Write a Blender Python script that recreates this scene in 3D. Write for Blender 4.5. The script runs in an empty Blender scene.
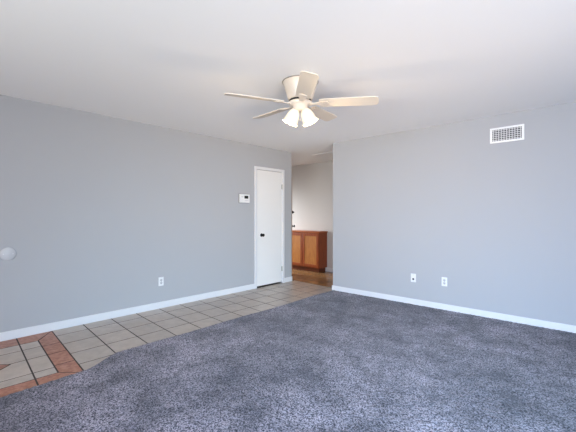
import bpy, bmesh, math, random
import numpy as np
from mathutils import Vector, Matrix

scene = bpy.context.scene
col = scene.collection
R = math.radians
CEIL = 2.44

# ------------------------------------------------------------------ camera
cam_data = bpy.data.cameras.new('camera')
cam = bpy.data.objects.new('camera', cam_data)
col.objects.link(cam)
cam.location = (4.41, 0.0, 1.245)
cam.rotation_euler = (R(90), 0, math.asin(0.678))
cam_data.sensor_width = 36
cam_data.lens = 36 * 346 / 576
cam_data.shift_y = -0.5 / 576
cam_data.clip_start = 0.05
scene.camera = cam

# ------------------------------------------------------------------ world, light, exposure
world = bpy.data.worlds.new('sky')
scene.world = world
world.use_nodes = True
wn = world.node_tree
sky = wn.nodes.new('ShaderNodeTexSky')
sky.sky_type = 'NISHITA'
sky.sun_disc = False
sky.sun_elevation = R(50)
sky.sun_rotation = R(200)
wn.links.new(sky.outputs[0], wn.nodes['Background'].inputs[0])
wn.nodes['Background'].inputs[1].default_value = 0.12

def area(name, loc, aim, w, h, watts, color, spread=180):
    d = bpy.data.lights.new(name, 'AREA')
    d.shape = 'RECTANGLE'; d.size = w; d.size_y = h
    d.energy = watts; d.color = color; d.spread = R(spread)
    o = bpy.data.objects.new(name, d)
    col.objects.link(o)
    o.location = loc
    o.rotation_euler = Vector(aim).to_track_quat('-Z', 'Y').to_euler()
    return o

# unseen lamps added inside the windows as daylight: cool from the sky (downwards), warmer off the ground outside (upwards)
area('rear_window_sky', (4.0, -3.44, 1.40), (0.1, 1, -0.30), 3.2, 1.5, 56, (0.12, 0.38, 1.0), 80)
area('rear_window_haze', (4.0, -3.42, 1.30), (0, 1, 0.55), 3.2, 1.3, 118, (1.0, 0.82, 0.80), 180)  # added fill, tint fitted to walls and ceiling
area('rear_window_ground', (4.0, -3.40, 0.90), (-0.05, 1, 0.42), 3.2, 0.8, 78, (0.95, 0.97, 0.76), 100)
area('patio_door_sky', (6.48, 0.5, 1.15), (-1, 0.6, -0.50), 2.6, 1.9, 91, (0.30, 0.66, 1.0), 80)
area('patio_door_ground', (6.46, 0.5, 0.80), (-1, 0.7, 0.20), 2.6, 1.2, 30, (1.0, 0.68, 0.38), 60)
area('patio_door_haze', (6.44, 0.5, 0.80), (-1, 0.45, -0.05), 2.6, 1.2, 106, (0.62, 0.79, 1.0), 180)  # added fill from the side, tint fitted likewise
area('hall_window_daylight', (-2.52, 5.55, 1.25), (1, 0.20, -0.42), 1.0, 1.5, 34, (0.97, 0.97, 0.97), 90)  # lamp added to brighten the hall's back wall

vs = scene.view_settings
scene.display_settings.display_device = 'sRGB'
vs.view_transform = 'Standard'
vs.look = 'None'
vs.exposure = -0.06
vs.gamma = 1.0
vs.use_curve_mapping = False
scene.cycles.use_denoising = True
scene.cycles.max_bounces = 10
scene.cycles.diffuse_bounces = 8
scene.cycles.sample_clamp_indirect = 4.0

# ------------------------------------------------------------------ materials
def lin(c):
    return tuple((x / 12.92 if x <= .04045 else ((x + .055) / 1.055) ** 2.4) for x in [v / 255 for v in c])

def mat(name, rgb, rough=0.5, metal=0.0, bump=None, var=None, spec=0.5):
    """rgb in sRGB 0-255; bump=(scale, strength, distance); var=(scale, amount)"""
    m = bpy.data.materials.new(name)
    m.use_nodes = True
    nt = m.node_tree
    b = nt.nodes['Principled BSDF']
    c = lin(rgb)
    b.inputs['Base Color'].default_value = (*c, 1)
    b.inputs['Roughness'].default_value = rough
    b.inputs['Metallic'].default_value = metal
    b.inputs['Specular IOR Level'].default_value = spec
    tc = nt.nodes.new('ShaderNodeTexCoord')
    if bump:
        n = nt.nodes.new('ShaderNodeTexNoise')
        n.inputs['Scale'].default_value = bump[0]
        n.inputs['Detail'].default_value = 3
        nt.links.new(tc.outputs['Object'], n.inputs['Vector'])
        bp = nt.nodes.new('ShaderNodeBump')
        bp.inputs['Strength'].default_value = bump[1]
        bp.inputs['Distance'].default_value = bump[2]
        nt.links.new(n.outputs['Fac'], bp.inputs['Height'])
        nt.links.new(bp.outputs[0], b.inputs['Normal'])
    if var:
        n = nt.nodes.new('ShaderNodeTexNoise')
        n.inputs['Scale'].default_value = var[0]
        n.inputs['Detail'].default_value = 4
        nt.links.new(tc.outputs['Object'], n.inputs['Vector'])
        mx = nt.nodes.new('ShaderNodeMix'); mx.data_type = 'RGBA'
        k = var[1]
        mx.inputs[6].default_value = (*[x * (1 - k) for x in c], 1)
        mx.inputs[7].default_value = (*[min(1, x * (1 + k)) for x in c], 1)
        nt.links.new(n.outputs['Fac'], mx.inputs[0])
        nt.links.new(mx.outputs[2], b.inputs['Base Color'])
    return m

M = {}
M['wall'] = mat('grey_wall_paint', (167, 168, 171), 0.75, bump=(160, .12, .002), var=(1.2, .015), spec=.3)
M['hall_wall'] = mat('hall_wall_paint', (200, 198, 196), 0.75, bump=(160, .12, .002), spec=.3)
M['ceiling'] = mat('ceiling_paint', (240, 240, 240), 0.85, bump=(120, .15, .003), spec=.2)
M['trim'] = mat('white_trim_paint', (213, 213, 215), 0.4)
M['door'] = mat('white_door_paint', (224, 223, 221), 0.45)
M['black'] = mat('black_metal', (22, 21, 20), 0.35, 0.6)
M['steel'] = mat('grey_hinge_steel', (150, 150, 148), 0.4, 0.5)
M['plastic'] = mat('white_plastic', (222, 222, 222), 0.35)
M['grey_plastic'] = mat('pale_grey_plastic', (184, 185, 188), 0.4)
M['mount'] = mat('grey_mount_plastic', (128, 128, 126), 0.5)
M['dark'] = mat('dark_slot', (25, 25, 27), 0.6)
M['screen'] = mat('dark_display', (16, 18, 17), 0.2)
M['vent'] = mat('white_vent_enamel', (232, 232, 232), 0.4)
M['vent_bar'] = mat('grille_enamel', (208, 208, 208), 0.45)
M['vent_dark'] = mat('vent_duct', (40, 40, 42), 0.7)
M['fan'] = mat('fan_white_enamel', (208, 196, 182), 0.4)
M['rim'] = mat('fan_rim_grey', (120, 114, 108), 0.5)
M['blade'] = mat('fan_blade_white', (210, 201, 188), 0.5)
M['frame'] = mat('window_frame_white', (238, 238, 238), 0.4)
M['grout'] = mat('grout', (56, 48, 44), 0.9)
M['leafwood'] = mat('tan_door_paint', (168, 136, 108), 0.5)

def wood(name, c1, c2, rough, stretch):
    m = bpy.data.materials.new(name); m.use_nodes = True
    nt = m.node_tree; b = nt.nodes['Principled BSDF']
    tc = nt.nodes.new('ShaderNodeTexCoord')
    mp = nt.nodes.new('ShaderNodeMapping'); mp.inputs['Scale'].default_value = stretch
    n = nt.nodes.new('ShaderNodeTexNoise'); n.inputs['Scale'].default_value = 9; n.inputs['Detail'].default_value = 5
    n.inputs['Distortion'].default_value = .6
    r = nt.nodes.new('ShaderNodeValToRGB')
    r.color_ramp.elements[0].position = .32; r.color_ramp.elements[0].color = (*lin(c1), 1)
    r.color_ramp.elements[1].position = .68; r.color_ramp.elements[1].color = (*lin(c2), 1)
    nt.links.new(tc.outputs['Object'], mp.inputs[0]); nt.links.new(mp.outputs[0], n.inputs['Vector'])
    nt.links.new(n.outputs['Fac'], r.inputs[0]); nt.links.new(r.outputs[0], b.inputs['Base Color'])
    b.inputs['Roughness'].default_value = rough
    return m
M['wood_frame'] = wood('red_brown_oak', (128, 56, 22), (158, 78, 34), .38, (6, 6, .7))
M['wood_panel'] = wood('golden_oak', (164, 102, 48), (188, 126, 64), .4, (6, 6, .7))
M['wood_top'] = wood('oak_top', (146, 74, 32), (178, 98, 48), .35, (.7, 6, 6))
M['wood_dark'] = wood('toe_kick_oak', (92, 42, 18), (116, 58, 28), .5, (.7, 6, 6))

def tile_mat(name, c1, c2, c3, rough, scale):
    m = bpy.data.materials.new(name); m.use_nodes = True
    nt = m.node_tree; b = nt.nodes['Principled BSDF']
    tc = nt.nodes.new('ShaderNodeTexCoord')
    n = nt.nodes.new('ShaderNodeTexNoise'); n.inputs['Scale'].default_value = scale; n.inputs['Detail'].default_value = 6
    n.inputs['Roughness'].default_value = .65
    r = nt.nodes.new('ShaderNodeValToRGB')
    r.color_ramp.elements[0].position = .33; r.color_ramp.elements[0].color = (*lin(c1), 1)
    r.color_ramp.elements[1].position = .68; r.color_ramp.elements[1].color = (*lin(c3), 1)
    e = r.color_ramp.elements.new(.5); e.color = (*lin(c2), 1)
    at = nt.nodes.new('ShaderNodeAttribute'); at.attribute_name = 'tint'
    hs = nt.nodes.new('ShaderNodeHueSaturation')
    nt.links.new(tc.outputs['Object'], n.inputs['Vector']); nt.links.new(n.outputs['Fac'], r.inputs[0])
    nt.links.new(r.outputs[0], hs.inputs['Color']); nt.links.new(at.outputs['Fac'], hs.inputs['Value'])
    nt.links.new(hs.outputs[0], b.inputs['Base Color'])
    b.inputs['Roughness'].default_value = rough
    return m
M['tile'] = tile_mat('beige_ceramic_tile', (164, 150, 137), (174, 160, 147), (184, 170, 157), .3, 9)
M['hall_tile'] = tile_mat('brown_ceramic_tile', (144, 104, 64), (156, 116, 76), (168, 128, 88), .22, 9)  # cabinet's warm reflection put into the brown of the hall tiles
M['terra'] = tile_mat('terracotta_tile', (136, 84, 62), (160, 106, 82), (182, 134, 112), .42, 22)

def carpet_mat():
    m = bpy.data.materials.new('grey_cut_pile'); m.use_nodes = True
    nt = m.node_tree; b = nt.nodes['Principled BSDF']
    tc = nt.nodes.new('ShaderNodeTexCoord')
    def noise(scale, detail, rough=.5):
        n = nt.nodes.new('ShaderNodeTexNoise'); n.inputs['Scale'].default_value = scale
        n.inputs['Detail'].default_value = detail; n.inputs['Roughness'].default_value = rough
        nt.links.new(tc.outputs['Object'], n.inputs['Vector']); return n
    a = noise(108, 3, .75)         # tufts
    p = noise(3.2, 6, .66)       # brushed patches
    r1 = nt.nodes.new('ShaderNodeValToRGB')
    r1.color_ramp.elements[0].position = .43; r1.color_ramp.elements[0].color = (*lin((40, 40, 50)), 1)
    r1.color_ramp.elements[1].position = .57; r1.color_ramp.elements[1].color = (*lin((170, 160, 170)), 1)
    r2 = nt.nodes.new('ShaderNodeValToRGB')
    r2.color_ramp.elements[0].position = .36; r2.color_ramp.elements[0].color = (.46, .46, .47, 1)
    r2.color_ramp.elements[1].position = .6; r2.color_ramp.elements[1].color = (1.0, 1.0, 1.0, 1)
    mx = nt.nodes.new('ShaderNodeMix'); mx.data_type = 'RGBA'; mx.blend_type = 'MULTIPLY'; mx.inputs[0].default_value = 1
    nt.links.new(a.outputs['Fac'], r1.inputs[0]); nt.links.new(p.outputs['Fac'], r2.inputs[0])
    nt.links.new(r1.outputs[0], mx.inputs[6]); nt.links.new(r2.outputs[0], mx.inputs[7])
    # broad darker areas, low-frequency noise
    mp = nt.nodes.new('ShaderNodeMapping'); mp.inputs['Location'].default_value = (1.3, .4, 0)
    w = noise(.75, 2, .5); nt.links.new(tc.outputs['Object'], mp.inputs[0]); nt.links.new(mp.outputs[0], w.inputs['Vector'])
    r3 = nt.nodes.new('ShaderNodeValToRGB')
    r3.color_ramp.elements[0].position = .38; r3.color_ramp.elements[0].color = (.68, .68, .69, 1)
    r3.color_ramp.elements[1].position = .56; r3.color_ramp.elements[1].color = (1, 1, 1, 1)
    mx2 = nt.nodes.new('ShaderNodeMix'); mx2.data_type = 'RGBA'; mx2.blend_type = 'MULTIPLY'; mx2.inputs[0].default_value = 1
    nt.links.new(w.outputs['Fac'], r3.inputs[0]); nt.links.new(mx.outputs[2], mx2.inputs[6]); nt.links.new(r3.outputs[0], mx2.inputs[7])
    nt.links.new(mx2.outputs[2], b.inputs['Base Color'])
    b.inputs['Roughness'].default_value = .95
    b.inputs['Specular IOR Level'].default_value = .1
    b.inputs['Sheen Weight'].default_value = .15
    return m
M['carpet'] = carpet_mat()

def glass_mat():
    m = bpy.data.materials.new('window_glass'); m.use_nodes = True
    nt = m.node_tree; nt.nodes.clear()
    o = nt.nodes.new('ShaderNodeOutputMaterial'); t = nt.nodes.new('ShaderNodeBsdfTransparent')
    g = nt.nodes.new('ShaderNodeBsdfGlossy'); g.inputs['Roughness'].default_value = .03
    x = nt.nodes.new('ShaderNodeMixShader'); x.inputs[0].default_value = .06
    nt.links.new(t.outputs[0], x.inputs[1]); nt.links.new(g.outputs[0], x.inputs[2]); nt.links.new(x.outputs[0], o.inputs[0])
    return m
M['glass'] = glass_mat()

def lamp_mat(name, rgb, strength):
    m = mat(name, rgb, .4)
    b = m.node_tree.nodes['Principled BSDF']
    b.inputs['Emission Color'].default_value = (1.0, .86, .64, 1)
    b.inputs['Emission Strength'].default_value = strength
    return m
M['shade'] = lamp_mat('frosted_lamp_glass', (226, 214, 192), .26)
M['bulb'] = lamp_mat('lit_bulb', (250, 245, 235), 6.0)

# ------------------------------------------------------------------ mesh helpers
def box(bm, x0, x1, y0, y1, z0, z1, bevel=0.0, mi=0):
    r = bmesh.ops.create_cube(bm, size=1)
    vsx = r['verts']
    for v in vsx:
        v.co = Vector(((x0 + x1) / 2 + v.co.x * (x1 - x0), (y0 + y1) / 2 + v.co.y * (y1 - y0), (z0 + z1) / 2 + v.co.z * (z1 - z0)))
    fs = set(f for v in vsx for f in v.link_faces)
    for f in fs: f.material_index = mi
    if bevel > 0:
        es = list(set(e for v in vsx for e in v.link_edges))
        bmesh.ops.bevel(bm, geom=es, offset=bevel, segments=2, affect='EDGES', profile=.5)

def lathe(bm, prof, seg=32, mtx=None, cap=False):
    """prof: list of (radius, z)"""
    rings = []
    for r, z in prof:
        ring = []
        for i in range(seg):
            a = 2 * math.pi * i / seg
            v = Vector((r * math.cos(a), r * math.sin(a), z))
            if mtx is not None: v = mtx @ v
            ring.append(bm.verts.new(v))
        rings.append(ring)
    for a, b in zip(rings[:-1], rings[1:]):
        for i in range(seg):
            f = bm.faces.new((a[i], a[(i + 1) % seg], b[(i + 1) % seg], b[i])); f.smooth = True
    if cap:
        bm.faces.new(rings[0][::-1]); bm.faces.new(rings[-1])

def obj(name, bm, m, parent=None, loc=None, smooth=False):
    bmesh.ops.recalc_face_normals(bm, faces=bm.faces)
    me = bpy.data.meshes.new(name)
    bm.to_mesh(me); bm.free()
    for x in (m if isinstance(m, (list, tuple)) else [m]): me.materials.append(x)
    o = bpy.data.objects.new(name, me)
    col.objects.link(o)
    if loc: o.location = loc
    if parent: o.parent = parent
    return o

def boxes(name, m, lst, parent=None, bevel=0.0):
    bm = bmesh.new()
    for b in lst: box(bm, *b, bevel=bevel)
    return obj(name, bm, m, parent)

def tag(o, label, cat, group=None):
    o['label'] = label; o['category'] = cat
    if group: o['group'] = group
    return o

def thing(name, label, cat, loc, rotz=0.0, group=None):
    o = bpy.data.objects.new(name, None); col.objects.link(o)
    o.empty_display_size = .1
    o.location = loc; o.rotation_euler = (0, 0, rotz)
    return tag(o, label, cat, group)

def structure(o, label=None, cat=None):
    o['kind'] = 'structure'
    if label: tag(o, label, cat)
    return o

# ------------------------------------------------------------------ setting
X1, Y0, YR, YH = 6.6, -3.6, 4.72, 6.25     # right side, rear, right wall plane, hall back wall
LE = 4.88                                  # end of the left wall
OPEN_X = 1.07                              # where the right wall begins
T = 0.12
DY0, DY1, DZ = 3.985, 4.625, 2.04          # closet door opening in the left wall

structure(boxes('wall_left', M['wall'], [
    (-T, 0, Y0 - T, DY0, 0, CEIL), (-T, 0, DY1, LE, 0, CEIL), (-T, 0, DY0, DY1, DZ, CEIL)]),
    'long pale grey wall on the left, holding the white door', 'wall')
structure(boxes('wall_right', M['wall'], [(OPEN_X, X1 + T, YR, YR + T, 0, CEIL)]),
    'pale grey wall on the right, below the air vent', 'wall')
# rear wall with window
structure(boxes('wall_rear', M['wall'], [
    (0, 2.3, Y0 - T, Y0, 0, CEIL), (5.7, X1, Y0 - T, Y0, 0, CEIL),
    (2.3, 5.7, Y0 - T, Y0, 0, .45), (2.3, 5.7, Y0 - T, Y0, 2.2, CEIL)]), 'pale grey wall behind the viewer with a window', 'wall')
structure(boxes('wall_side', M['wall'], [
    (X1, X1 + T, Y0 - T, -.85, 0, CEIL), (X1, X1 + T, 1.85, YR, 0, CEIL), (X1, X1 + T, -.85, 1.85, 2.15, CEIL)]),
    'pale grey wall with the glazed patio door', 'wall')
# hall
structure(boxes('wall_hall', M['hall_wall'], [(-2.6, 1.75, YH, YH + T, 0, CEIL)]), 'off-white hall wall behind the wooden cabinet', 'wall')
structure(boxes('wall_hall_end', M['hall_wall'], [(1.63, 1.75, YR + T, YH, 0, CEIL)]), 'off-white end wall of the hall', 'wall')
structure(boxes('wall_entry', M['hall_wall'], [
    (-2.72, -2.6, LE - T, 5.0, 0, CEIL), (-2.72, -2.6, 6.1, YH + T, 0, CEIL),
    (-2.72, -2.6, 5.0, 6.1, 0, .45), (-2.72, -2.6, 5.0, 6.1, 2.05, CEIL)]), 'off-white wall with the hall window', 'wall')
HX0, HX1 = -.88, -.08
structure(boxes('wall_utility', M['hall_wall'], [
    (-2.6, HX0, LE - T, LE, 0, CEIL), (HX1, -T + .0, LE - T, LE, 0, CEIL) if HX1 < -T else (-T, -T + .001, LE - T, LE, 0, CEIL),
    (HX0, -T, LE - T, LE, 2.05, CEIL),
    (-1.3, -1.2, 3.2, LE - T, 0, CEIL), (-1.2, -T, 3.1, 3.2, 0, CEIL)]), 'walls of the small room behind the white door', 'wall')

structure(boxes('ceiling', M['ceiling'], [(-2.72, X1 + T, Y0 - T, YH + T, CEIL, CEIL + .1)]), 'white painted ceiling', 'ceiling')

# ---- tiled floor: grout bed + every tile, one mesh
def shear(x, y): return (x, y - 0.066 * x)
random.seed(4)
def build_floor():
    bm = bmesh.new()
    tint = bm.faces.layers.float.new('tint')
    box(bm, -2.72, X1 + T, Y0 - T, YH + T, -.06, -.0008, mi=0)
    for f in bm.faces: f[tint] = 1.0
    def poly(pts, mi, gap=.0055, z=0.0, sh=True):
        if sh: pts = [shear(*p) for p in pts]
        n = len(pts); v2 = [Vector(p) for p in pts]
        area2 = sum(v2[i].x * v2[(i + 1) % n].y - v2[(i + 1) % n].x * v2[i].y for i in range(n))
        if area2 < 0: v2.reverse()
        ins = []
        for i in range(n):
            a, b, c = v2[i - 1], v2[i], v2[(i + 1) % n]
            d1 = (b - a).normalized(); d2 = (c - b).normalized()
            n1 = Vector((-d1.y, d1.x)); n2 = Vector((-d2.y, d2.x))
            k = 1 + n1.dot(n2)
            ins.append(b + (n1 + n2) * (gap / max(k, .2)))
        t = random.uniform(.92, 1.06)
        lo = [bm.verts.new((p.x, p.y, -.002)) for p in ins]
        cen = sum(ins, Vector((0, 0))) / n
        hi = []
        for p in ins:
            q = p + (cen - p).normalized() * .0006
            hi.append(bm.verts.new((q.x, q.y, z)))
        fs = [bm.faces.new(hi)]
        for i in range(n): fs.append(bm.faces.new((lo[i], lo[(i + 1) % n], hi[(i + 1) % n], hi[i])))
        for f in fs: f.material_index = mi; f[tint] = t
    S = .3035
    xs = [0.0, .23, .536, .853, 1.158, 1.46]
    ys = [1.016 + S * k for k in range(14)]          # main strip up to the hall
    for a, b in zip(ys[:-1], ys[1:]):
        for c, d in zip(xs[:-1], xs[1:]):
            poly([(c, a), (d, a), (d, b), (c, b)], 1)
    yh = ys[-1]
    hxs = [.23 - .305 * k for k in range(9, 0, -1)] + xs[1:] + [1.62]
    hys = [yh + S * k for k in range(6)]
    for a, b in zip(hys[:-1], hys[1:]):
        for c, d in zip(hxs[:-1], hxs[1:]):
            b2 = min(b, YH + .066 * c)
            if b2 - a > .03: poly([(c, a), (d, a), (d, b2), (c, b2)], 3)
    # behind the left wall's end, up to the hall grid
    for c, d in zip(hxs[:-1], hxs[1:]):
        if d < .01: pass
    # medallion with terracotta border
    yo1, yi1 = 1.016, .862
    yi0, yo0 = -.242, -.396
    xo0, xi0, xi1, xo1 = 0.0, .25, 1.208, 1.36
    cx = [xi0, .445, .73, 1.075, xi1]
    cy = [yi0, -.09, .11, .31, .51, .712, yi1]
    cy = [yi0, -.09, .31, .712, yi1]
    for a, b in zip(cy[:-1], cy[1:]):
        for c, d in zip(cx[:-1], cx[1:]):
            poly([(c, a), (d, a), (d, b), (c, b)], 1)
    # borders along the wall and along the carpet
    for (xa, xb) in ((xo0, xi0), (xi1, xo1)):
        outer, inner = (xa, xb) if xa == xo0 else (xb, xa)
        poly([(outer, yo1), (inner, yi1), (inner, .712), (outer, .712)], 2)
        poly([(outer, .712), (inner, .712), (inner, .31), (outer, .31)], 2)
        poly([(outer, .31), (inner, .31), (inner, -.09), (outer, -.09)], 2)
        poly([(outer, -.09), (inner, -.09), (inner, yi0), (outer, yo0)], 2)
    for (ya, yb) in ((yo1, yi1), (yo0, yi0)):
        cuts_o = [xo0, .46, .73, 1.04, xo1]
        cuts_i = [xi0, .46, .73, 1.04, xi1]
        for k in range(4):
            poly([(cuts_o[k], ya), (cuts_o[k + 1], ya), (cuts_i[k + 1], yb), (cuts_i[k], yb)], 2)
    # diamond in the middle
    poly([(.747 + .262, .345), (.747, .345 + .262), (.747 - .262, .345), (.747, .345 - .262)], 0, gap=0, z=.0006)
    poly([(.747 + .256, .345), (.747, .345 + .256), (.747 - .256, .345), (.747, .345 - .256)], 2, z=.0012)
    # plain tiles before the medallion
    ys2 = [yo0 - S * k for k in range(11)]
    for a, b in zip(ys2[1:], ys2[:-1]):
        for c, d in zip(xs[:-1], xs[1:]):
            poly([(c, a), (d, a), (d, b), (c, b)], 1)
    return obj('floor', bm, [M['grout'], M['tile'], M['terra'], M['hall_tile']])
structure(build_floor(), 'beige ceramic tile floor with a terracotta-bordered medallion', 'floor')

# ---- carpet (real tufted surface)
def build_carpet():
    by = [-3.6, .40, .63, .93, 1.0, 1.10, 1.19, 1.245, 1.54, 2.13, 2.46, 2.75, 3.34, 4.24, 4.72]
    bx = [1.37, 1.366, 1.352, 1.33, 1.305, 1.235, 1.168, 1.14, 1.137, 1.137, 1.118, 1.11, 1.12, 1.06, 1.068]
    ny, nx = 700, 440
    ys = np.concatenate([np.linspace(Y0, -.6, 60)[:-1], np.linspace(-.6, YR - .001, ny - 59)])
    left = np.interp(ys, by, bx)
    u = np.linspace(0, 1, nx)
    Xg = left[:, None] + (X1 - left[:, None]) * u[None, :]
    Yg = np.repeat(ys[:, None], nx, 1)
    rng = np.random.default_rng(3)
    Z = rng.uniform(0, 1, (ny, nx))
    Zs = (Z + np.roll(Z, 1, 0) + np.roll(Z, 1, 1) + np.roll(Z, -1, 0)) / 4
    Zg = .009 + .5 * (.006 * Z + .012 * Zs)
    Xg[:, 1:-1] += rng.uniform(-.003, .003, (ny, nx - 2))
    Xg[:, 0] += rng.uniform(-.004, .004, ny)
    Zg[:, 0] = -.002
    Zg[:, 1] = .008
    co = np.stack([Xg, Yg, Zg], -1).reshape(-1, 3).astype(np.float32)
    i = np.arange(ny * nx).reshape(ny, nx)
    q = np.stack([i[:-1, :-1], i[:-1, 1:], i[1:, 1:], i[1:, :-1]], -1).reshape(-1, 4)
    me = bpy.data.meshes.new('floor_carpet')
    me.vertices.add(len(co)); me.vertices.foreach_set('co', co.ravel())
    me.loops.add(q.size); me.loops.foreach_set('vertex_index', q.ravel().astype(np.int32))
    me.polygons.add(len(q)); me.polygons.foreach_set('loop_start', np.arange(0, q.size, 4, dtype=np.int32))
    me.update(calc_edges=True); me.validate()
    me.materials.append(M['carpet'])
    o = bpy.data.objects.new('floor_carpet', me); col.objects.link(o)
    return o
structure(build_carpet(), 'grey cut-pile wall-to-wall carpet', 'carpet')

# ---- baseboards
BH, BT = .088, .014
def base_prof(bm, x0, x1, y0, y1):
    box(bm, x0, x1, y0, y1, 0, BH, bevel=.004)
bm = bmesh.new(); base_prof(bm, 0, BT, Y0, 3.94); base_prof(bm, 0, BT, 4.672, LE + BT)
base_prof(bm, -.055, BT, LE, LE + BT)
structure(obj('baseboard_left', bm, M['trim']), 'white baseboard along the left wall', 'baseboard')
bm = bmesh.new(); base_prof(bm, OPEN_X - BT, X1, YR - BT, YR); base_prof(bm, OPEN_X - BT, OPEN_X, YR, YR + T)
structure(obj('baseboard_right', bm, M['trim']), 'white baseboard along the right wall', 'baseboard')
bm = bmesh.new(); base_prof(bm, -.19, 1.63, YH - BT, YH)
structure(obj('baseboard_hall', bm, M['trim']), 'white baseboard beside the wooden cabinet', 'baseboard')

# ---- windows (out of view, put in to account for the daylight)
def window(name, axis, a0, a1, z0, z1, plane, depth, label):
    """axis 'x': spans x at y=plane; axis 'y': spans y at x=plane"""
    def bx(a, b, zA, zB, t0, t1):
        return (a, b, plane + t0, plane + t1, zA, zB) if axis == 'x' else (plane + t0, plane + t1, a, b, zA, zB)
    w = .05; mid = (a0 + a1) / 2; lo, hi = min(0, depth), max(0, depth)
    fr = boxes(name, M['frame'], [bx(a0, a0 + w, z0, z1, lo, hi), bx(a1 - w, a1, z0, z1, lo, hi), bx(a0 + w, a1 - w, z0, z0 + w, lo, hi),
                                   bx(a0 + w, a1 - w, z1 - w, z1, lo, hi), bx(mid - .03, mid + .03, z0 + w, z1 - w, lo, hi)], bevel=.004)
    m_ = (lo + hi) / 2
    for (p, q) in ((a0 + w, mid - .03), (mid + .03, a1 - w)):
        boxes('pane', M['glass'], [bx(p, q, z0 + w, z1 - w, m_ - .003, m_ + .003)], fr)
    structure(fr, label, 'window')
window('window_1', 'x', 2.3, 5.7, .45, 2.2, Y0 - .03, -.07, 'wide two-pane window behind the viewer')
window('window_2', 'y', -.85, 1.85, 0.0, 2.15, X1 + .03, .07, 'two-pane glazed patio door in the side wall')
window('window_3', 'y', 5.0, 6.1, .45, 2.05, -2.64, -.05, 'two-pane window at the end of the hall')

# ---- closet door in the left wall
d1 = boxes('door_1', M['door'], [(-.040, -.004, DY0 + .006, DY1 - .006, .028, DZ - .006)], bevel=.003)
structure(d1, 'plain white flush door in the left wall', 'door')
cas = boxes('casing', M['trim'], [(-.02, .016, 3.938, DY0 + .002, 0, 2.088), (-.02, .016, DY1 - .002, 4.672, 0, 2.088), (-.02, .016, DY0, DY1, DZ - .002, 2.088)], d1, bevel=.004)
bm = bmesh.new()
mk = Matrix.Translation((-.004, 4.105, .905)) @ Matrix.Rotation(R(90), 4, 'Y')
lathe(bm, [(.0005, 0), (.030, 0), (.031, .005), (.024, .009), (.012, .013), (.011, .030), (.020, .036), (.027, .046), (.027, .056), (.020, .064), (.0005, .067)], 24, mk)
kn = obj('door_knob', bm, M['black'], d1); kn['label'] = 'black round door knob'
for z in (1.772, .265):
    bm = bmesh.new()
    lathe(bm, [(.006, -.045), (.006, .045)], 12, Matrix.Translation((.004, DY1 - .002, z)), cap=True)
    box(bm, -.004, .0, DY1 - .018, DY1 - .002, z - .043, z + .043)
    h = obj('hinge', bm, M['steel'], d1)

# ---- open tan door at the end of the left wall
sd = Vector((-.671, .742)); sp = Vector((.742, .671)); c0 = Vector((0, LE))
def leaf_point(al, pe): return c0 + sd * al + sp * pe
hp = leaf_point(.055, -.034); ep = leaf_point(.055 + .78, -.001)
ang = math.atan2(ep.y - hp.y, ep.x - hp.x); L = (ep - hp).length
leaf = boxes('door_2', M['leafwood'], [(0.0, L, -.0175, .0175, .012, 2.035)], bevel=.003)
leaf.location = (hp.x, hp.y, 0); leaf.rotation_euler = (0, 0, ang)
structure(leaf, 'tan door standing open just behind the end of the left wall', 'door')
for nm, z, rr in (('door_knob', 1.02, 1.0), ('deadbolt', 1.315, .8)):
    bm = bmesh.new()
    for sgn in (-1, 1):
        mk = Matrix.Translation((L - .065, sgn * .0175, z)) @ Matrix.Rotation(R(-90 * sgn), 4, 'X')
        if nm == 'door_knob':
            pr = [(.0005, 0), (.030, 0), (.031, .005), (.012, .010), (.011, .028), (.024, .036), (.028, .046), (.022, .058), (.0005, .062)]
        else:
            pr = [(.0005, 0), (.030, 0), (.030, .012), (.024, .024), (.012, .026), (.010, .044), (.0005, .046)]
        lathe(bm, pr, 20, mk)
    box(bm, L - .003, L + .004, -.011, .011, z - .026, z + .026)
    k = obj(nm, bm, M['black'], leaf); k['label'] = 'black ' + nm.replace('_', ' ')
# jamb lining of that doorway
structure(boxes('trim_1', M['trim'], [(HX0 - .02, HX0, LE - T, LE + .008, 0, 2.05), (HX0, -T, LE - T, LE + .008, 2.05, 2.07)]), 'white lining of the hall doorway', 'trim')

# ------------------------------------------------------------------ cabinet in the hall
CX0, CX1, CY0 = -1.10, -.170, 5.965
cab = thing('cabinet', 'low reddish-brown wooden cabinet with two panel doors in the hall', 'cabinet', (CX0, CY0, 0))
W = CX1 - CX0; D = YH - BT - CY0 + .012
boxes('carcass', M['wood_frame'], [(0, .018, .02, D, .095, .865), (W - .018, W, .02, D, .095, .865), (.018, W - .018, .02, D, .095, .113), (.018, W - .018, D - .01, D, .113, .865)], cab, bevel=.002)
boxes('face_frame', M['wood_frame'], [(0, .045, 0, .02, .095, .865), (W - .045, W, 0, .02, .095, .865), (W / 2 - .03, W / 2 + .03, 0, .02, .095, .865),
      (.045, W / 2 - .03, 0, .02, .82, .865), (W / 2 + .03, W - .045, 0, .02, .82, .865), (.045, W / 2 - .03, 0, .02, .095, .135), (W / 2 + .03, W - .045, 0, .02, .095, .135)], cab, bevel=.002)
boxes('toe_kick', M['wood_dark'], [(.0, W - .05, .06, D, 0, .095)], cab)
boxes('countertop', M['wood_top'], [(-.02, W + .022, -.025, D, .865, .898)], cab, bevel=.006)
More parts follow.
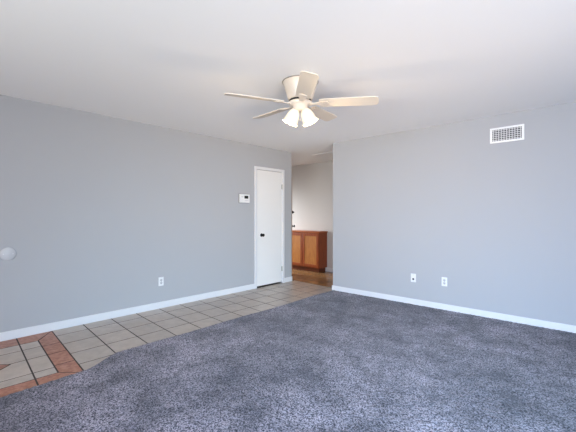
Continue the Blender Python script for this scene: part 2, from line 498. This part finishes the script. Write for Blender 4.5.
for x0, x1 in ((.014, W / 2 - .006), (W / 2 + .006, W - .014)):
    z0, z1, s = .115, .845, .055
    dd = boxes('door', M['wood_frame'], [(x0, x0 + s, -.02, -.001, z0, z1), (x1 - s, x1, -.02, -.001, z0, z1), (x0 + s, x1 - s, -.02, -.001, z1 - s, z1), (x0 + s, x1 - s, -.02, -.001, z0, z0 + s)], cab, bevel=.003)
    p = boxes('door_panel', M['wood_panel'], [(x0 + s - .004, x1 - s + .004, -.013, -.004, z0 + s - .004, z1 - s + .004)], dd)
    p['label'] = 'lighter golden wood door panel'

# ------------------------------------------------------------------ attic hatch in the hall ceiling
ht = thing('attic_hatch', 'white attic hatch panel set in the hall ceiling', 'hatch', (.13, 5.33, CEIL))
a, b, w = .75, .72, .035
boxes('frame', M['ceiling'], [(0, a, 0, w, -.008, 0), (0, a, b - w, b, -.008, 0), (0, w, w, b - w, -.008, 0), (a - w, a, w, b - w, -.008, 0)], ht, bevel=.003)
boxes('panel', M['ceiling'], [(w, a - w, w, b - w, -.005, 0)], ht)

# ------------------------------------------------------------------ ceiling fan with lights
def build_fan():
    fx, fy = 2.389, 2.353
    f = thing('ceiling_fan', 'white five-blade ceiling fan with lit frosted glass lamps', 'ceiling fan', (fx, fy, CEIL))
    yaw = math.asin(.678)        # only to express blade azimuths measured from the room's diagonal
    bm = bmesh.new()
    lathe(bm, [(.158, 0), (.160, -.006), (.153, -.012), (.143, -.045), (.130, -.085), (.120, -.120), (.114, -.146), (.110, -.158), (.098, -.163)], 48)
    obj('canopy', bm, M['fan'], f)
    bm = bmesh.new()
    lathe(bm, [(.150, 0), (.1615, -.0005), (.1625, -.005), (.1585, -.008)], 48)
    rg = obj('rim_ring', bm, M['rim'], f); rg['label'] = 'thin grey ring at the ceiling'  # shade line between canopy and ceiling, made as a dark ring
    bm = bmesh.new()
    lathe(bm, [(.098, -.160), (.084, -.166), (.084, -.180), (.0005, -.181)], 40)
    mr = obj('motor_ring', bm, M['vent_dark'], f); mr['label'] = 'dark gap ring under the canopy'
    bm = bmesh.new()
    lathe(bm, [(.0005, -.178), (.100, -.180), (.106, -.186), (.104, -.200), (.085, -.210), (.066, -.216), (.064, -.246), (.052, -.258), (.0005, -.260)], 40)
    obj('light_fitter', bm, M['fan'], f)
    # blades
    base_ang = -86
    pitch = R(12)
    zb = -.195
    for i in range(5):
        a = R(base_ang + 72 * i) + yaw
        rot = Matrix.Rotation(a, 4, 'Z')
        mt = rot @ Matrix.Translation((0, 0, zb)) @ Matrix.Rotation(R((0, 2.0, -1.9, -1.4, 0)[i]), 4, 'Y') @ Matrix.Rotation(-pitch, 4, 'X')
        bm = bmesh.new()
        prof = [(.175, .056), (.19, .062), (.32, .065), (.50, .068), (.64, .069), (.662, .064), (.675, .054), (.680, .040)]
        top = [(x, w) for x, w in prof] + [(x, -w) for x, w in prof[::-1]]
        vt = [bm.verts.new(mt @ Vector((x, y, .003))) for x, y in top]
        vb = [bm.verts.new(mt @ Vector((x, y, -.003))) for x, y in top]
        bm.faces.new(vt); bm.faces.new(vb[::-1])
        n = len(vt)
        for k in range(n): bm.faces.new((vt[k], vb[k], vb[(k + 1) % n], vt[(k + 1) % n]))
        bl = obj('blade', bm, M['blade'], f)
        # iron
        bm = bmesh.new()
        pts = [(.085, .020), (.13, .016), (.165, .022), (.20, .040), (.245, .034), (.262, .0)]
        out = pts + [(x, -y) for x, y in pts[-2::-1]]
        vt = [bm.verts.new(mt @ Vector((x, y, -.0035))) for x, y in out]
        vb = [bm.verts.new(mt @ Vector((x, y, -.0095))) for x, y in out]
        bm.faces.new(vt); bm.faces.new(vb[::-1]); n = len(vt)
        for k in range(n): bm.faces.new((vt[k], vb[k], vb[(k + 1) % n], vt[(k + 1) % n]))
        for sx, sy in ((.20, .022), (.20, -.022), (.24, 0)):
            lathe(bm, [(.0005, -.0135), (.005, -.0125), (.006, -.0095)], 10, mt @ Matrix.Translation((sx, sy, 0)))
        obj('blade_iron', bm, M['fan'], bl)
    # lamps
    for az in (-6, 174):
        a = R(az) + yaw
        tilt = R(24)
        # axis points down and outwards
        mt = Matrix.Rotation(a, 4, 'Z') @ Matrix.Translation((.032, 0, -.228)) @ Matrix.Rotation(-tilt, 4, 'Y')
        bm = bmesh.new()
        lathe(bm, [(.026, .012), (.030, -.004), (.030, -.020), (.024, -.026)], 24, mt, cap=True)
        ho = obj('lamp_holder', bm, M['fan'], f)
        bm = bmesh.new()
        seg = 40
        prof = [(.026, -.018), (.034, -.026), (.046, -.045), (.055, -.070), (.060, -.095), (.063, -.118), (.069, -.140), (.073, -.150)]
        rings = []
        inner = [(r - .003, z) for r, z in prof[::-1]]
        allp = prof + inner
        for kk, (r, z) in enumerate(allp):
            ring = []
            for i in range(seg):
                t = 2 * math.pi * i / seg
                fl = max(0.0, (-z - .10) / .05)
                rr = r * (1 + .008 * fl * math.cos(8 * t)); zz = z - .001 * fl * math.cos(8 * t)
                ring.append(bm.verts.new(mt @ Vector((rr * math.cos(t), rr * math.sin(t), zz))))
            rings.append(ring)
        for A, B in zip(rings[:-1], rings[1:]):
            for i in range(seg):
                bm.faces.new((A[i], A[(i + 1) % seg], B[(i + 1) % seg], B[i])).smooth = True
        sh = obj('lamp_shade', bm, M['shade'], f); sh['label'] = 'glowing frosted glass shade'
        bm = bmesh.new()
        lathe(bm, [(.012, -.024), (.014, -.045), (.026, -.070), (.028, -.085), (.022, -.102), (.0005, -.110)], 20, mt)
        obj('bulb', bm, M['bulb'], sh)
        ld = bpy.data.lights.new('bulb_light', 'POINT'); ld.energy = 8.0; ld.color = (1.0, .74, .44); ld.shadow_soft_size = .03
        lo = bpy.data.objects.new('bulb_light', ld); col.objects.link(lo); lo.parent = f
        lo.location = mt @ Vector((0, 0, -.165))
    # pull chain
    bm = bmesh.new()
    lathe(bm, [(.0015, -.33), (.0015, -.258)], 8, None, cap=True)
    lathe(bm, [(.0005, -.352), (.005, -.346), (.005, -.334), (.0005, -.330)], 12)
    obj('pull_chain', bm, M['fan'], f)
build_fan()

# ------------------------------------------------------------------ wall fittings
def on_left(y, z, name, label, cat, group=None):      # local x = along wall to the right (+Y), local y = into the wall
    return thing(name, label, cat, (0, y, z), R(90), group)
def on_right(x, z, name, label, cat, group=None):
    return thing(name, label, cat, (x, YR, z), 0, group)
# in both frames the room is at local y < 0

def plate(par, w, h, t=.006):
    return boxes('cover_plate', M['plastic'], [(-w / 2, w / 2, -t, 0, -h / 2, h / 2)], par, bevel=.003)
def disc(name, m, par, x, z, r, y0, y1, seg=20):
    bm = bmesh.new()
    lathe(bm, [(r, 0), (r * .96, y1 - y0)], seg, Matrix.Translation((x, -y0, z)) @ Matrix.Rotation(R(90), 4, 'X'), cap=True)
    return obj(name, bm, m, par)

def duplex(par):
    plate(par, .072, .116)
    for z in (.0195, -.0195):
        bm = bmesh.new()
        lathe(bm, [(.0168, 0), (.0165, .0025)], 24, Matrix.Translation((0, -.0055, z)) @ Matrix.Rotation(R(90), 4, 'X'), cap=True)
        fc = obj('receptacle', bm, M['grey_plastic'], par)
        bm = bmesh.new()
        box(bm, -.0078, -.0052, -.0088, -.0078, z - .003, z + .006)
        box(bm, .0052, .0078, -.0088, -.0078, z - .002, z + .005)
        lathe(bm, [(.0026, 0), (.0026, .001)], 12, Matrix.Translation((0, -.0078, z - .009)) @ Matrix.Rotation(R(90), 4, 'X'), cap=True)
        s = obj('slot', bm, M['dark'], fc); s['label'] = 'dark socket slots'
    disc('screw', M['steel'], par, 0, 0, .0035, .0055, .0075, 12)

o = on_left(2.262, .358, 'wall_outlet', 'white power outlet low on the left wall', 'outlet'); duplex(o)
o = on_right(2.844, .378, 'wall_outlet', 'white power outlet with two sockets on the right wall, right of the jack plate', 'outlet'); duplex(o)
o = on_right(2.43, .378, 'jack_plate', 'white wall plate with one dark round jack on the right wall', 'wall plate')
plate(o, .072, .116)
j = disc('jack', M['dark'], o, 0, -.016, .0145, .0055, .009); j['label'] = 'dark round jack'
for z in (.042, -.042): disc('screw', M['steel'], o, 0, z, .0035, .0055, .0075, 12)

# round blank cover
o = on_left(.646, .86, 'round_cover_plate', 'round white blank cover plate near the left edge of the left wall', 'cover plate')
bm = bmesh.new()
lathe(bm, [(.066, 0), (.066, .004), (.060, .008), (.0005, .0095)], 40, Matrix.Rotation(R(90), 4, 'X'))
obj('disc', bm, M['grey_plastic'], o)
for x in (-.038, .038): disc('screw', M['plastic'], o, x, 0, .004, .008, .0105, 12)

# thermostat
o = on_left(3.706, 1.525, 'thermostat', 'white wall thermostat with dark display beside the white door', 'thermostat')
boxes('mount', M['mount'], [(-.113, .113, -.008, 0, -.077, .077)], o, bevel=.002)
boxes('body', M['plastic'], [(-.105, .105, -.028, -.005, -.070, .070)], o, bevel=.006)
s = boxes('display', M['screen'], [(-.012, .070, -.031, -.027, -.002, .046)], o, bevel=.001); s['label'] = 'dark display'
for x in (-.004, .024, .052):
    boxes('button', M['grey_plastic'], [(x, x + .018, -.031, -.027, -.038, -.026)], o, bevel=.001)
boxes('slider', M['grey_plastic'], [(-.075, -.035, -.031, -.027, .020, .032)], o, bevel=.001)

# air vent
o = on_right(3.545, 2.198, 'air_vent', 'white rectangular air vent grille high on the right wall', 'vent')
w, h, b = .345, .180, .023
boxes('frame', M['vent'], [(-w / 2, w / 2, -.012, 0, h / 2 - b, h / 2), (-w / 2, w / 2, -.012, 0, -h / 2, -h / 2 + b),
      (-w / 2, -w / 2 + b, -.012, 0, -h / 2 + b, h / 2 - b), (w / 2 - b, w / 2, -.012, 0, -h / 2 + b, h / 2 - b)], o, bevel=.003)
boxes('duct_backing', M['vent_dark'], [(-w / 2 + b, w / 2 - b, -.0025, -.0005, -h / 2 + b, h / 2 - b)], o)
wi, hi = w - 2 * b, h - 2 * b
boxes('horizontal_louvers', M['vent_bar'], [(-wi / 2, wi / 2, -.010, -.0065, -hi / 2 + hi * (k + .5) / 6 - .0036, -hi / 2 + hi * (k + .5) / 6 + .0036) for k in range(6)], o)
boxes('vertical_louvers', M['vent_bar'], [(-wi / 2 + wi * (k + .5) / 11 - .0034, -wi / 2 + wi * (k + .5) / 11 + .0034, -.0065, -.0030, -hi / 2, hi / 2) for k in range(11)], o)
